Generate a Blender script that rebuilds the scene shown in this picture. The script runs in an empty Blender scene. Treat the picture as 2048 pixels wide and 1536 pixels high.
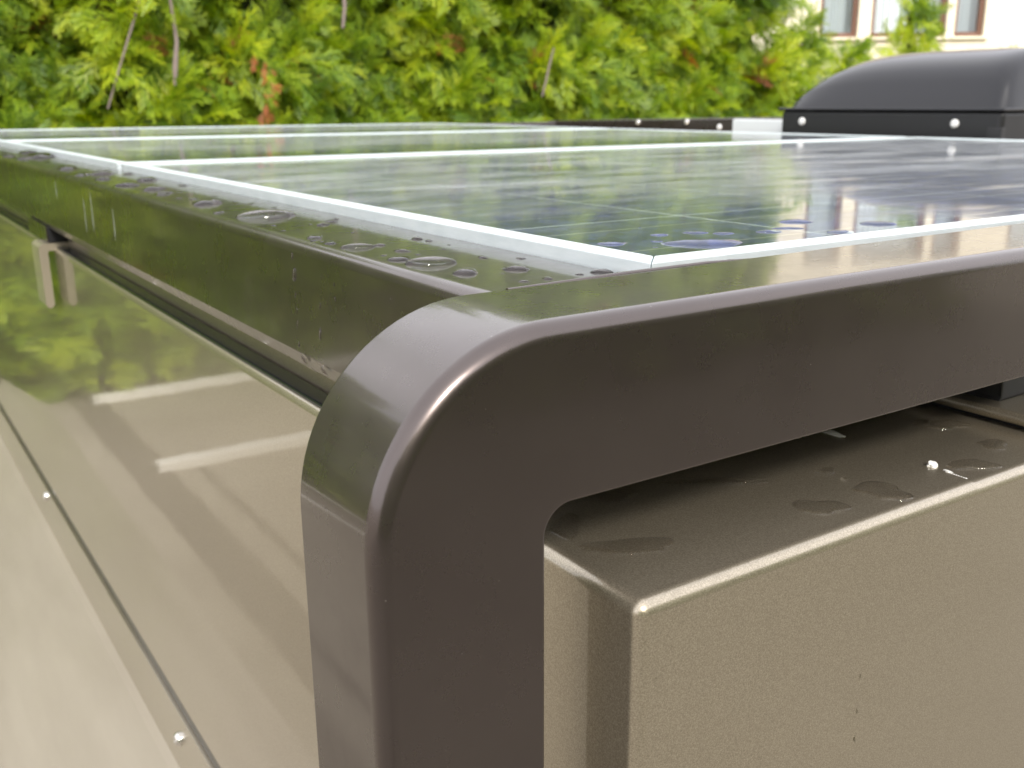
import bpy, bmesh, math, random
import numpy as np
from mathutils import Vector, Matrix

scene = bpy.context.scene
COL = scene.collection
Z0 = 1.75                      # height of the rack's top above the driveway
rnd = random.Random(7)

# ------------------------------------------------------------------ camera
cam_d = bpy.data.cameras.new('camera'); cam = bpy.data.objects.new('camera', cam_d); COL.objects.link(cam)
R_ = Vector((0.8323, -0.5542, -0.0080)); U_ = Vector((0.1578, 0.2230, 0.9620)); F_ = Vector((0.5314, 0.8019, -0.2731))
m = Matrix((R_, U_, -F_)).transposed().to_4x4()
m.translation = Vector((-0.1276, -0.2764, 0.0747 + Z0))
cam.matrix_world = m
cam_d.sensor_width = 4.54
cam_d.lens = 1997.5 / 2048 * 4.54
cam_d.clip_start = 0.01; cam_d.clip_end = 500
cam_d.dof.use_dof = True; cam_d.dof.focus_distance = 0.46; cam_d.dof.aperture_fstop = 2.1
scene.camera = cam

# ------------------------------------------------------------------ world and sun (hazy bright day, sun behind the camera)
SUN = Vector((-0.22, -0.76, 0.60)).normalized()
w = bpy.data.worlds.new('World'); scene.world = w; w.use_nodes = True
nt = w.node_tree; nt.nodes.clear()
sky = nt.nodes.new('ShaderNodeTexSky'); sky.sky_type = 'NISHITA'; sky.sun_disc = False
sky.sun_elevation = math.asin(SUN.z); sky.sun_rotation = math.atan2(SUN.x, SUN.y)
sky.air_density = 1.0; sky.dust_density = 5.0; sky.ozone_density = 1.5
hs = nt.nodes.new('ShaderNodeHueSaturation'); hs.inputs['Saturation'].default_value = 0.30; hs.inputs['Value'].default_value = 1.0
bg = nt.nodes.new('ShaderNodeBackground'); bg.inputs['Strength'].default_value = 0.15
wo = nt.nodes.new('ShaderNodeOutputWorld')
tcw = nt.nodes.new('ShaderNodeTexCoord'); nzw = nt.nodes.new('ShaderNodeTexNoise'); nzw.inputs['Scale'].default_value = 2.2; nzw.inputs['Detail'].default_value = 5
crw = nt.nodes.new('ShaderNodeValToRGB'); crw.color_ramp.elements[0].position = .30; crw.color_ramp.elements[0].color = (.82, .82, .88, 1); crw.color_ramp.elements[1].position = .72; crw.color_ramp.elements[1].color = (1.0, .99, 1.02, 1)
cl = nt.nodes.new('ShaderNodeVectorMath'); cl.operation = 'SCALE'; cl.inputs['Scale'].default_value = 9.5
mxw = nt.nodes.new('ShaderNodeMix'); mxw.data_type = 'RGBA'; mxw.inputs[0].default_value = .82      # how much of the sky the thin cloud covers
nt.links.new(tcw.outputs['Generated'], nzw.inputs['Vector']); nt.links.new(nzw.outputs[0], crw.inputs[0]); nt.links.new(crw.outputs[0], cl.inputs[0])
nt.links.new(sky.outputs[0], hs.inputs['Color']); nt.links.new(hs.outputs[0], mxw.inputs[6]); nt.links.new(cl.outputs[0], mxw.inputs[7]); nt.links.new(mxw.outputs[2], bg.inputs[0]); nt.links.new(bg.outputs[0], wo.inputs[0])
sun_d = bpy.data.lights.new('sun', 'SUN'); sun_d.energy = 1.9; sun_d.angle = math.radians(10); sun_d.color = (1.0, 0.95, 0.88)
sun_o = bpy.data.objects.new('sun', sun_d); COL.objects.link(sun_o)
sun_o.rotation_euler = SUN.to_track_quat('Z', 'Y').to_euler(); sun_o.location = (-4, -6, 9)
vs = scene.view_settings; vs.view_transform = 'Standard'; vs.look = 'None'; vs.gamma = 1.0; vs.use_curve_mapping = False
vs.exposure = 0.80

# ------------------------------------------------------------------ material helpers
def mat(name):
    ma = bpy.data.materials.new(name); ma.use_nodes = True
    t = ma.node_tree; b = t.nodes['Principled BSDF']
    return ma, t, b
def N(t, kind, **kw):
    n = t.nodes.new(kind)
    for k, v in kw.items():
        if k in n.inputs: n.inputs[k].default_value = v
        else: setattr(n, k, v)
    return n
def noise(t, scale, detail=4, rough=.55, mapscale=None, coord='Object'):
    tc = N(t, 'ShaderNodeTexCoord'); src = tc.outputs[coord]
    if mapscale:
        mp = N(t, 'ShaderNodeMapping'); mp.inputs['Scale'].default_value = mapscale
        t.links.new(src, mp.inputs[0]); src = mp.outputs[0]
    n = N(t, 'ShaderNodeTexNoise', Scale=scale, Detail=detail, Roughness=rough); t.links.new(src, n.inputs['Vector'])
    return n
def ramp(t, src, stops):
    r = N(t, 'ShaderNodeValToRGB'); el = r.color_ramp.elements
    while len(el) < len(stops): el.new(.5)
    for e, (p, c) in zip(el, stops):
        e.position = p; e.color = (c, c, c, 1) if not isinstance(c, tuple) else (*c, 1)
    t.links.new(src, r.inputs[0]); return r
def bump(t, b, src, strength, dist):
    bn = N(t, 'ShaderNodeBump', Strength=strength, Distance=dist); t.links.new(src, bn.inputs['Height'])
    t.links.new(bn.outputs[0], b.inputs['Normal']); return bn
def simple(name, col, rough=.5, metal=0., coat=0., coat_r=.03):
    ma, t, b = mat(name)
    b.inputs['Base Color'].default_value = (*col, 1); b.inputs['Roughness'].default_value = rough; b.inputs['Metallic'].default_value = metal
    b.inputs['Coat Weight'].default_value = coat; b.inputs['Coat Roughness'].default_value = coat_r
    nz = noise(t, 12, 2); r = ramp(t, nz.outputs[0], [(.3, rough*.93), (.75, min(1, rough*1.07))]); t.links.new(r.outputs[0], b.inputs['Roughness'])
    return ma
M = {}
# bronze rack paint: satin metallic pigment under a clear gloss
def m_bronze():
    ma, t, b = mat('bronze_paint')
    nz = noise(t, 14, 6); r = ramp(t, nz.outputs[0], [(.3, (.084, .067, .062)), (.7, (.095, .077, .071))])
    sp = noise(t, 620, 1, .4); rs = ramp(t, sp.outputs[0], [(.80, 0.), (.84, 1.)])          # stray dust specks
    mxc = N(t, 'ShaderNodeMix', data_type='RGBA'); t.links.new(rs.outputs[0], mxc.inputs[0]); t.links.new(r.outputs[0], mxc.inputs[6]); mxc.inputs[7].default_value = (.30, .28, .26, 1)
    t.links.new(mxc.outputs[2], b.inputs['Base Color'])
    b.inputs['Metallic'].default_value = .80
    nr = noise(t, 22, 7, .65); rr = ramp(t, nr.outputs[0], [(.30, .24), (.55, .30), (.78, .40)]); t.links.new(rr.outputs[0], b.inputs['Roughness'])
    b.inputs['Coat Weight'].default_value = .65; b.inputs['Coat IOR'].default_value = 1.5
    nc = noise(t, 9, 6, .6); rc = ramp(t, nc.outputs[0], [(.35, .05), (.70, .11)]); t.links.new(rc.outputs[0], b.inputs['Coat Roughness'])
    n2 = noise(t, 130, 2, .5); bn = bump(t, b, n2.outputs[0], .014, .001)
    t.links.new(bn.outputs[0], b.inputs['Coat Normal'])
    return ma
M['bronze'] = m_bronze()
def m_body():
    ma, t, b = mat('champagne_paint')
    nz = noise(t, 1500, 2, .6); r = ramp(t, nz.outputs[0], [(.30, (.275, .236, .174)), (.52, (.385, .333, .248)), (.74, (.52, .455, .345))])
    t.links.new(r.outputs[0], b.inputs['Base Color'])
    b.inputs['Metallic'].default_value = .75; b.inputs['Roughness'].default_value = .32
    b.inputs['Coat Weight'].default_value = 1.0
    nk = noise(t, 5, 7, .65); rk = ramp(t, nk.outputs[0], [(.35, .02), (.60, .05), (.75, .11)]); t.links.new(rk.outputs[0], b.inputs['Coat Roughness'])
    n2 = noise(t, 9, 3, .5); n3 = noise(t, 1500, 1, .5)
    bn = bump(t, b, n3.outputs[0], .12, .0004)
    bc = N(t, 'ShaderNodeBump', Strength=.018, Distance=.01); t.links.new(n2.outputs[0], bc.inputs['Height']); t.links.new(bc.outputs[0], b.inputs['Coat Normal'])
    return ma
M['body'] = m_body()
def m_alu():
    ma, t, b = mat('anodised_aluminium')
    nz = noise(t, 40, 6, .6, (1, 1, 6)); r = ramp(t, nz.outputs[0], [(.3, (.60, .665, .68)), (.7, (.70, .755, .765))]); t.links.new(r.outputs[0], b.inputs['Base Color'])
    b.inputs['Metallic'].default_value = .35
    n2 = noise(t, 120, 4); rr = ramp(t, n2.outputs[0], [(.3, .32), (.7, .48)]); t.links.new(rr.outputs[0], b.inputs['Roughness'])
    return ma
M['alu'] = m_alu()
def m_cell():
    ma, t, b = mat('silicon_cell')
    tc = N(t, 'ShaderNodeTexCoord'); vo = N(t, 'ShaderNodeTexVoronoi', Scale=85.0); t.links.new(tc.outputs['Object'], vo.inputs['Vector'])
    hsv = N(t, 'ShaderNodeSeparateColor'); t.links.new(vo.outputs['Color'], hsv.inputs[0])
    r = ramp(t, hsv.outputs[0], [(.0, (.014, .022, .07)), (.55, (.028, .038, .13)), (1., (.058, .070, .23))]); t.links.new(r.outputs[0], b.inputs['Base Color'])
    b.inputs['Roughness'].default_value = .35; b.inputs['Metallic'].default_value = .1
    return ma
M['cell'] = m_cell()
M['busbar'] = simple('tinned_busbar', (.50, .50, .48), .35, .6)
M['backsheet'] = simple('white_backsheet', (.72, .73, .72), .6)
def m_glass():
    # toughened panel glass: see-through, Fresnel gloss, with a dried film of dust and water marks of its own shape
    ma, t, b = mat('panel_glass'); out = t.nodes['Material Output']; t.nodes.remove(b)
    tr = N(t, 'ShaderNodeBsdfTransparent'); tr.inputs[0].default_value = (.93, .96, .95, 1)
    gl = N(t, 'ShaderNodeBsdfGlossy'); gl.inputs['Color'].default_value = (1, 1, 1, 1)
    n1 = noise(t, 3.2, 7, .62, (1, 3.2, 1)); r1 = ramp(t, n1.outputs[0], [(.40, .03), (.50, .07), (.66, .17)]); t.links.new(r1.outputs[0], gl.inputs['Roughness'])
    fr = N(t, 'ShaderNodeFresnel', IOR=1.50); ge = N(t, 'ShaderNodeNewGeometry'); inv = N(t, 'ShaderNodeMath', operation='SUBTRACT'); inv.inputs[0].default_value = 1.0; t.links.new(ge.outputs['Backfacing'], inv.inputs[1])
    mu = N(t, 'ShaderNodeMath', operation='MULTIPLY'); t.links.new(fr.outputs[0], mu.inputs[0]); t.links.new(inv.outputs[0], mu.inputs[1])
    mx = N(t, 'ShaderNodeMixShader'); t.links.new(mu.outputs[0], mx.inputs[0]); t.links.new(tr.outputs[0], mx.inputs[1]); t.links.new(gl.outputs[0], mx.inputs[2])
    df = N(t, 'ShaderNodeBsdfDiffuse'); df.inputs[0].default_value = (.50, .52, .52, 1)
    n2 = noise(t, 4.2, 9, .68, (1, 3.0, 1)); r2a = ramp(t, n2.outputs[0], [(.36, .07), (.48, .18), (.60, .32), (.74, .56)])
    tcg = N(t, 'ShaderNodeTexCoord'); sxyz = N(t, 'ShaderNodeSeparateXYZ'); t.links.new(tcg.outputs['Object'], sxyz.inputs[0])
    mr = N(t, 'ShaderNodeMapRange'); mr.inputs['From Min'].default_value = .08; mr.inputs['From Max'].default_value = .42; mr.inputs['To Min'].default_value = .06; mr.inputs['To Max'].default_value = 1.0; t.links.new(sxyz.outputs['Y'], mr.inputs['Value'])
    r2 = N(t, 'ShaderNodeMath', operation='MULTIPLY'); t.links.new(r2a.outputs[0], r2.inputs[0]); t.links.new(mr.outputs[0], r2.inputs[1])
    mu2 = N(t, 'ShaderNodeMath', operation='MULTIPLY'); t.links.new(r2.outputs[0], mu2.inputs[0]); t.links.new(inv.outputs[0], mu2.inputs[1])
    m2 = N(t, 'ShaderNodeMixShader'); t.links.new(mu2.outputs[0], m2.inputs[0]); t.links.new(mx.outputs[0], m2.inputs[1]); t.links.new(df.outputs[0], m2.inputs[2])
    t.links.new(m2.outputs[0], out.inputs['Surface']); return ma
M['pglass'] = m_glass()
def m_water():
    ma, t, b = mat('rain_water')
    b.inputs['Base Color'].default_value = (1, 1, 1, 1); b.inputs['Roughness'].default_value = 0.0
    b.inputs['IOR'].default_value = 1.333; b.inputs['Transmission Weight'].default_value = 1.0
    nz = noise(t, 140, 2); bump(t, b, nz.outputs[0], .03, .0008)
    return ma
M['water'] = m_water()
def m_streak():  # whitish colour stands in for sky reflected by the water runs
    ma, t, b = mat('sky_pale_water_run'); b.inputs['Base Color'].default_value = (.62, .64, .64, 1); b.inputs['Roughness'].default_value = .25
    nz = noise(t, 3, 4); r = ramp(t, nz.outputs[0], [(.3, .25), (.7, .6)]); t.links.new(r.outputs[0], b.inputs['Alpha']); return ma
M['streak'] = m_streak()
M['rubber'] = simple('black_rubber', (.014, .014, .015), .45)
M['gloss_rubber'] = simple('black_gasket', (.012, .014, .017), .18)
M['steel'] = simple('screw_steel', (.62, .60, .56), .22, .9)
M['nylon'] = simple('white_screw_cap', (.72, .72, .70), .35)
M['sealant'] = simple('white_sealant', (.78, .77, .72), .55)
M['white_plate'] = simple('white_bracket', (.72, .75, .76), .35, .2)
M['vent_black'] = simple('vent_plastic', (.007, .0073, .0095), .19)
M['vent_base'] = simple('vent_base_plastic', (.005, .005, .0055), .45)
M['lower'] = simple('lower_body_paint', (.36, .325, .272), .40, .2, .3, .15)
def tint_noise(ma, c0, c1, sc, ms):
    t = ma.node_tree; nz = noise(t, sc, 7, .62, ms); r = ramp(t, nz.outputs[0], [(.3, c0), (.72, c1)]); t.links.new(r.outputs[0], t.nodes['Principled BSDF'].inputs['Base Color'])
tint_noise(M['lower'], (.285, .247, .196), (.355, .312, .252), 5, (1, .35, 2.5))
M['tyre'] = simple('tyre_rubber', (.02, .02, .02), .8)
M['rim'] = simple('wheel_rim', (.45, .45, .45), .3, .8)
def m_leaf(name, stops):
    ma, t, b = mat(name); out = t.nodes['Material Output']
    at = N(t, 'ShaderNodeAttribute', attribute_name='tint')
    r = ramp(t, at.outputs['Fac'], stops); t.links.new(r.outputs[0], b.inputs['Base Color'])
    b.inputs['Roughness'].default_value = .45
    tl = N(t, 'ShaderNodeBsdfTranslucent'); hs_ = N(t, 'ShaderNodeHueSaturation', Saturation=1.1, Value=1.5); t.links.new(r.outputs[0], hs_.inputs['Color']); t.links.new(hs_.outputs[0], tl.inputs[0])
    mx = N(t, 'ShaderNodeMixShader'); mx.inputs[0].default_value = .40
    t.links.new(b.outputs[0], mx.inputs[1]); t.links.new(tl.outputs[0], mx.inputs[2]); t.links.new(mx.outputs[0], out.inputs['Surface'])
    return ma
M['thuja'] = m_leaf('thuja_leaf', [(0, (.055, .125, .014)), (.35, (.15, .245, .018)), (.65, (.30, .40, .020)), (.93, (.46, .51, .024)), (.965, (.36, .15, .045)), (1., (.42, .13, .05))])
M['dead_leaf'] = m_leaf('dead_thuja_leaf', [(0, (.36, .10, .035)), (1., (.58, .21, .08))])
M['inner'] = simple('dark_core_twigs', (.030, .028, .012), .95)
M['bark'] = simple('thuja_bark', (.20, .15, .12), .9)
M['twig'] = simple('bare_twig_bark', (.21, .165, .145), .85)
def m_stucco():
    ma, t, b = mat('cream_stucco'); nz = noise(t, 6, 6); r = ramp(t, nz.outputs[0], [(.3, (.74, .66, .50)), (.7, (.80, .73, .58))]); t.links.new(r.outputs[0], b.inputs['Base Color'])
    b.inputs['Roughness'].default_value = .9; n2 = noise(t, 90, 4); bump(t, b, n2.outputs[0], .3, .01); return ma
M['stucco'] = m_stucco()
M['winframe'] = simple('brown_window_frame', (.16, .075, .045), .45)
M['curtain'] = simple('pale_curtain', (.60, .66, .67), .8)
M['strap'] = simple('strap_paint', (.42, .37, .28), .3, .5, .5)
def m_pane():
    ma, t, b = mat('window_glass'); out = t.nodes['Material Output']; t.nodes.remove(b)
    tr = N(t, 'ShaderNodeBsdfTransparent'); gl = N(t, 'ShaderNodeBsdfGlossy', Roughness=.01); fr = N(t, 'ShaderNodeFresnel', IOR=1.7); ge = N(t, 'ShaderNodeNewGeometry'); inv = N(t, 'ShaderNodeMath', operation='SUBTRACT'); inv.inputs[0].default_value = 1.0; t.links.new(ge.outputs['Backfacing'], inv.inputs[1])
    mu = N(t, 'ShaderNodeMath', operation='MULTIPLY'); t.links.new(fr.outputs[0], mu.inputs[0]); t.links.new(inv.outputs[0], mu.inputs[1])
    mx = N(t, 'ShaderNodeMixShader'); t.links.new(mu.outputs[0], mx.inputs[0]); t.links.new(tr.outputs[0], mx.inputs[1]); t.links.new(gl.outputs[0], mx.inputs[2]); t.links.new(mx.outputs[0], out.inputs['Surface'])
    return ma
M['pane'] = m_pane()
M['rooftile'] = simple('house_roof', (.16, .10, .08), .8)
def m_ground():
    ma, t, b = mat('pale_concrete'); nz = noise(t, 1.3, 8, .6); r = ramp(t, nz.outputs[0], [(.3, (.23, .20, .155)), (.7, (.31, .275, .215))]); t.links.new(r.outputs[0], b.inputs['Base Color'])
    b.inputs['Roughness'].default_value = .9; n2 = noise(t, 60, 5); bump(t, b, n2.outputs[0], .4, .01); return ma
M['ground'] = m_ground()
M['kerb'] = simple('kerb_concrete', (.66, .63, .56), .85)
M['drain'] = simple('damp_mortar', (.13, .11, .085), .8)
M['soil'] = simple('bark_soil', (.07, .05, .035), .95)

# ------------------------------------------------------------------ object helpers
def link(o, parent=None):
    COL.objects.link(o)
    if parent is not None: o.parent = parent
    return o
def thing(name, label, cat, loc, group=None):
    o = bpy.data.objects.new(name, None); o.location = loc; o.empty_display_size = .05
    o['label'] = label; o['category'] = cat
    if group: o['group'] = group
    return link(o)
def tag(o, label, cat, group=None):
    o['label'] = label; o['category'] = cat
    if group: o['group'] = group
    return o
def finish(me, mats, smooth=True, angle=35):
    for x in (mats if isinstance(mats, (list, tuple)) else [mats]): me.materials.append(x)
    if smooth:
        me.polygons.foreach_set('use_smooth', [True]*len(me.polygons)); me.set_sharp_from_angle(angle=math.radians(angle))
def wn(o):
    md = o.modifiers.new('wn', 'WEIGHTED_NORMAL'); md.keep_sharp = True; md.weight = 80; return o
def obj_bm(name, bm, mats, parent=None, off=None, smooth=True, weighted=True, angle=35):
    """links a bmesh as one object; off = world position of the owning thing"""
    if off is not None: bmesh.ops.translate(bm, verts=bm.verts, vec=-Vector(off))
    me = bpy.data.meshes.new(name); bm.to_mesh(me); bm.free(); finish(me, mats, smooth, angle)
    o = link(bpy.data.objects.new(name, me), parent)
    if smooth and weighted: wn(o)
    return o
def bm_box(x0, x1, y0, y1, z0, z1, bev=0., seg=3, bm=None):
    b2 = bmesh.new()
    bmesh.ops.create_cube(b2, size=1.0)
    for v in b2.verts:
        v.co = Vector((x0 if v.co.x < 0 else x1, y0 if v.co.y < 0 else y1, z0 if v.co.z < 0 else z1))
    if bev > 0: bmesh.ops.bevel(b2, geom=list(b2.edges), offset=bev, segments=seg, profile=.5, affect='EDGES')
    if bm is None: return b2
    me = bpy.data.meshes.new('t'); b2.to_mesh(me); b2.free(); bm.from_mesh(me); bpy.data.meshes.remove(me); return bm
def bm_prism_y(profile, y0, y1):
    """profile: closed list of (x,z); extruded along Y"""
    bm = bmesh.new(); a = [bm.verts.new((x, y0, z)) for x, z in profile]; b = [bm.verts.new((x, y1, z)) for x, z in profile]
    n = len(profile)
    for i in range(n): bm.faces.new((a[i], a[(i+1) % n], b[(i+1) % n], b[i]))
    bm.faces.new(a[::-1]); bm.faces.new(b); bmesh.ops.recalc_face_normals(bm, faces=bm.faces); return bm
def rounded(profile, radii, seg=6):
    """round the corners of a closed 2-D polygon"""
    out = []; n = len(profile)
    for i, (p, r) in enumerate(zip(profile, radii)):
        p = Vector(p); a = (Vector(profile[i-1]) - p).normalized(); b = (Vector(profile[(i+1) % n]) - p).normalized()
        if r <= 0: out.append(tuple(p)); continue
        ang = a.angle(b); d = r / math.tan(ang/2); c = p + (a+b).normalized() * (r / math.sin(ang/2))
        s = p + a*d - c; e = p + b*d - c
        t0 = math.atan2(s.y, s.x); t1 = math.atan2(e.y, e.x); dt = (t1 - t0 + math.pi) % (2*math.pi) - math.pi
        for k in range(seg+1):
            t = t0 + dt*k/seg; out.append((c.x + r*math.cos(t), c.y + r*math.sin(t)))
    return out
def bm_tube(pts, radii, sides=8):
    bm = bmesh.new(); rings = []
    for i, p in enumerate(pts):
        p = Vector(p); d = Vector(pts[min(i+1, len(pts)-1)]) - Vector(pts[max(i-1, 0)]); d.normalize()
        a = d.orthogonal().normalized(); b = d.cross(a)
        rings.append([bm.verts.new(p + (a*math.cos(2*math.pi*k/sides) + b*math.sin(2*math.pi*k/sides))*radii[i]) for k in range(sides)])
    for i in range(len(rings)-1):
        q = min(range(sides), key=lambda s: (rings[i][0].co - rings[i+1][s].co).length)
        for k in range(sides): bm.faces.new((rings[i][k], rings[i][(k+1) % sides], rings[i+1][(k+1+q) % sides], rings[i+1][(k+q) % sides]))
    bm.faces.new(rings[0][::-1]); bm.faces.new(rings[-1]); bmesh.ops.recalc_face_normals(bm, faces=bm.faces); return bm
def bm_disc_screw(c, n, r, h):
    """pan-head screw: domed head with a cross recess hinted by a dimple ring"""
    n = Vector(n).normalized(); a = n.orthogonal().normalized(); b = n.cross(a); c = Vector(c); bm = bmesh.new(); rings = []
    for rr, hh in ((1, 0), (1, .45), (.85, .8), (.55, 1.), (.30, 1.0), (.22, .7)):
        rings.append([bm.verts.new(c + (a*math.cos(2*math.pi*k/14) + b*math.sin(2*math.pi*k/14))*r*rr + n*h*hh) for k in range(14)])
    for i in range(len(rings)-1):
        for k in range(14): bm.faces.new((rings[i][k], rings[i][(k+1) % 14], rings[i+1][(k+1) % 14], rings[i+1][k]))
    bm.faces.new(rings[-1]); bm.faces.new(rings[0][::-1]); bmesh.ops.recalc_face_normals(bm, faces=bm.faces); return bm
def V(x, y, z): return Vector((x, y, z + Z0))

# ------------------------------------------------------------------ ground
def plane(name, x0, x1, y0, y1, z, ma):
    me = bpy.data.meshes.new(name); me.from_pydata([(x0, y0, z), (x1, y0, z), (x1, y1, z), (x0, y1, z)], [], [(0, 1, 2, 3)]); me.materials.append(ma)
    o = link(bpy.data.objects.new(name, me)); o['kind'] = 'structure'; return o
plane('driveway', -120, 120, -120, 120, 0.0, M['ground'])
plane('planting_bed', -9, 20, 6.62, 8.4, 0.004, M['soil'])
plane('drain_channel', -.87, -.68, -3, 6.60, .004, M['drain'])
plane('paving_joint', -1.03, -.99, -3, 4.70, .004, M['drain'])
for i, (y0, lab) in enumerate(((6.19, 'pale concrete kerb along the foot of the hedge'), (4.72, 'pale concrete kerb on the driveway nearer the camper'))):
    o = obj_bm('concrete_kerb', bm_box(-7.5, -.80, y0, y0+.09, -.02, .05, .012, 2), M['kerb']); tag(o, lab, 'kerb')

# ------------------------------------------------------------------ camper body
XS, YF, ZS = .1055, -.0132, -.1145
base = Vector((1.25, 1.6, 0))
camper = thing('camper', 'champagne metallic camper with flat roof under a bronze rack', 'camper', base)
def side_profile():
    # side wall with a very slight crease at -0.32 as the sheet is dished
    return
b_ = bm_box(XS, 2.40, YF, 3.35, -.585+Z0, ZS+Z0, .0062, 6)
obj_bm('body_shell', b_, M['body'], camper, base)
# corner cap sheet lapped over the shell at the front left
b_ = bm_box(XS-.0006, .36, YF-.0003, .21, -.58+Z0, ZS+.0007+Z0, .0066, 6)
bmesh.ops.bisect_plane(b_, geom=list(b_.verts)+list(b_.edges)+list(b_.faces), plane_co=(.331, 0, 0), plane_no=(1, 0, 0), clear_outer=True)
cap = obj_bm('corner_cap', b_, M['body'], camper, base)
# skirt strip below the seam and the flared lower body
prof = [(XS+.006, -.5985), (XS+.006, -.690), (XS-.010, -.700), (XS-.26, -.93), (XS-.28, -1.25), (XS-.2, -1.38), (2.2, -1.38), (2.2, -.5985)]
pr = rounded([(x, z+Z0) for x, z in prof], [.002, .006, .01, .05, .08, .03, .02, .002], 5)
obj_bm('lower_body', bm_prism_y(pr, YF+.01, 3.35), M['lower'], camper, base)
obj_bm('skirt_strip', bm_box(XS-.0005, XS+.02, YF, 3.35, -.694+Z0, -.6062+Z0, .001, 2), M['body'], camper, base)
obj_bm('seam_gasket', bm_box(XS+.0035, XS+.03, YF+.01, 3.34, -.6060+Z0, -.5852+Z0, .002, 3), M['gloss_rubber'], camper, base)
for y, z in ((1.63, -.621), (.787, -.643), (2.5, -.63)):
    obj_bm('screw', bm_disc_screw(V(XS-.0006, y, z), (-1, 0, 0), .0085, .006), M['steel'], camper, base)
# roof: gasket along the left edge, raised lid, rubber block, lap sealant
obj_bm('roof_gasket', bm_box(.1085, .1225, .23, 3.3, ZS-.001+Z0, ZS+.0028+Z0, .0012, 2), M['gloss_rubber'], camper, base)
obj_bm('raised_roof_strip', bm_box(.1238, .134, .10, 3.3, ZS-.001+Z0, ZS+.0165+Z0, .0015, 3), M['body'], camper, base)  # added upright strip, so the shaded roof edge catches light from the left
obj_bm('roof_lid', bm_box(.426, 2.3, -.006, 3.2, ZS+.0032+Z0, ZS+.0105+Z0, .003, 4), M['body'], camper, base)
obj_bm('lid_gasket', bm_box(.434, 2.29, .002, 3.19, ZS-.001+Z0, ZS+.0045+Z0, 0), M['rubber'], camper, base)
bm = bm_box(.438, .60, .044, .090, ZS+.0085+Z0, ZS+.052+Z0, .004, 3)
for v in bm.verts:
    v.co.x += .003*math.sin(v.co.z*420) + .002*math.sin(v.co.y*700)
obj_bm('rubber_block', bm, M['rubber'], camper, base)
def blob(bm, c, r, seed, squash=.5, n=2):
    rr = random.Random(seed); q = bmesh.ops.create_icosphere(bm, subdivisions=n, radius=1.0)
    for v in q['verts']:
        f = 1 + rr.uniform(-.25, .25); v.co = Vector(c) + Vector((v.co.x*r[0]*f, v.co.y*r[1]*f, v.co.z*r[2]*f))
for i, (x, y, rr) in enumerate(((.3335, .082, (.0030, .010, .0010)), (.3335, .016, (.0034, .0028, .0022)), (.3325, .006, (.0008, .003, .0006)))):
    bm = bmesh.new(); blob(bm, V(x, y, ZS+.0008), rr, i); obj_bm('sealant', bm, M['sealant'], camper, base, weighted=False)
bm = bmesh.new()
for i in range(9): blob(bm, V(.3314, .006-.0014*i, ZS+.0006), (.0004, .0006, .0004), 40+i, n=1)
o = obj_bm('sealant_bead', bm, M['sealant'], camper, base, weighted=False)
# wheels (out of view, carry the body)
for wx in (.12, 2.16):
    for wy in (.55, 2.7):
        c = Vector((wx, wy, .36)); bm = bmesh.new(); rings = []
        for dx, r in ((-.1, .22), (-.11, .32), (-.08, .36), (.08, .36), (.11, .32), (.1, .22)):
            rings.append([bm.verts.new(c + Vector((dx, r*math.cos(2*math.pi*k/28), r*math.sin(2*math.pi*k/28)))) for k in range(28)])
        for i in range(6):
            for k in range(28): bm.faces.new((rings[i][k], rings[i][(k+1) % 28], rings[(i+1) % 6][(k+1) % 28], rings[(i+1) % 6][k]))
        bmesh.ops.recalc_face_normals(bm, faces=bm.faces); wo_ = obj_bm('wheel', bm, M['tyre'], camper, base)
        bm = bm_tube([c+Vector((-.09, 0, 0)), c+Vector((-.05, 0, 0)), c+Vector((.09, 0, 0))], [.2, .22, .22], 24); obj_bm('rim', bm, M['rim'], wo_, base)

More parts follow.
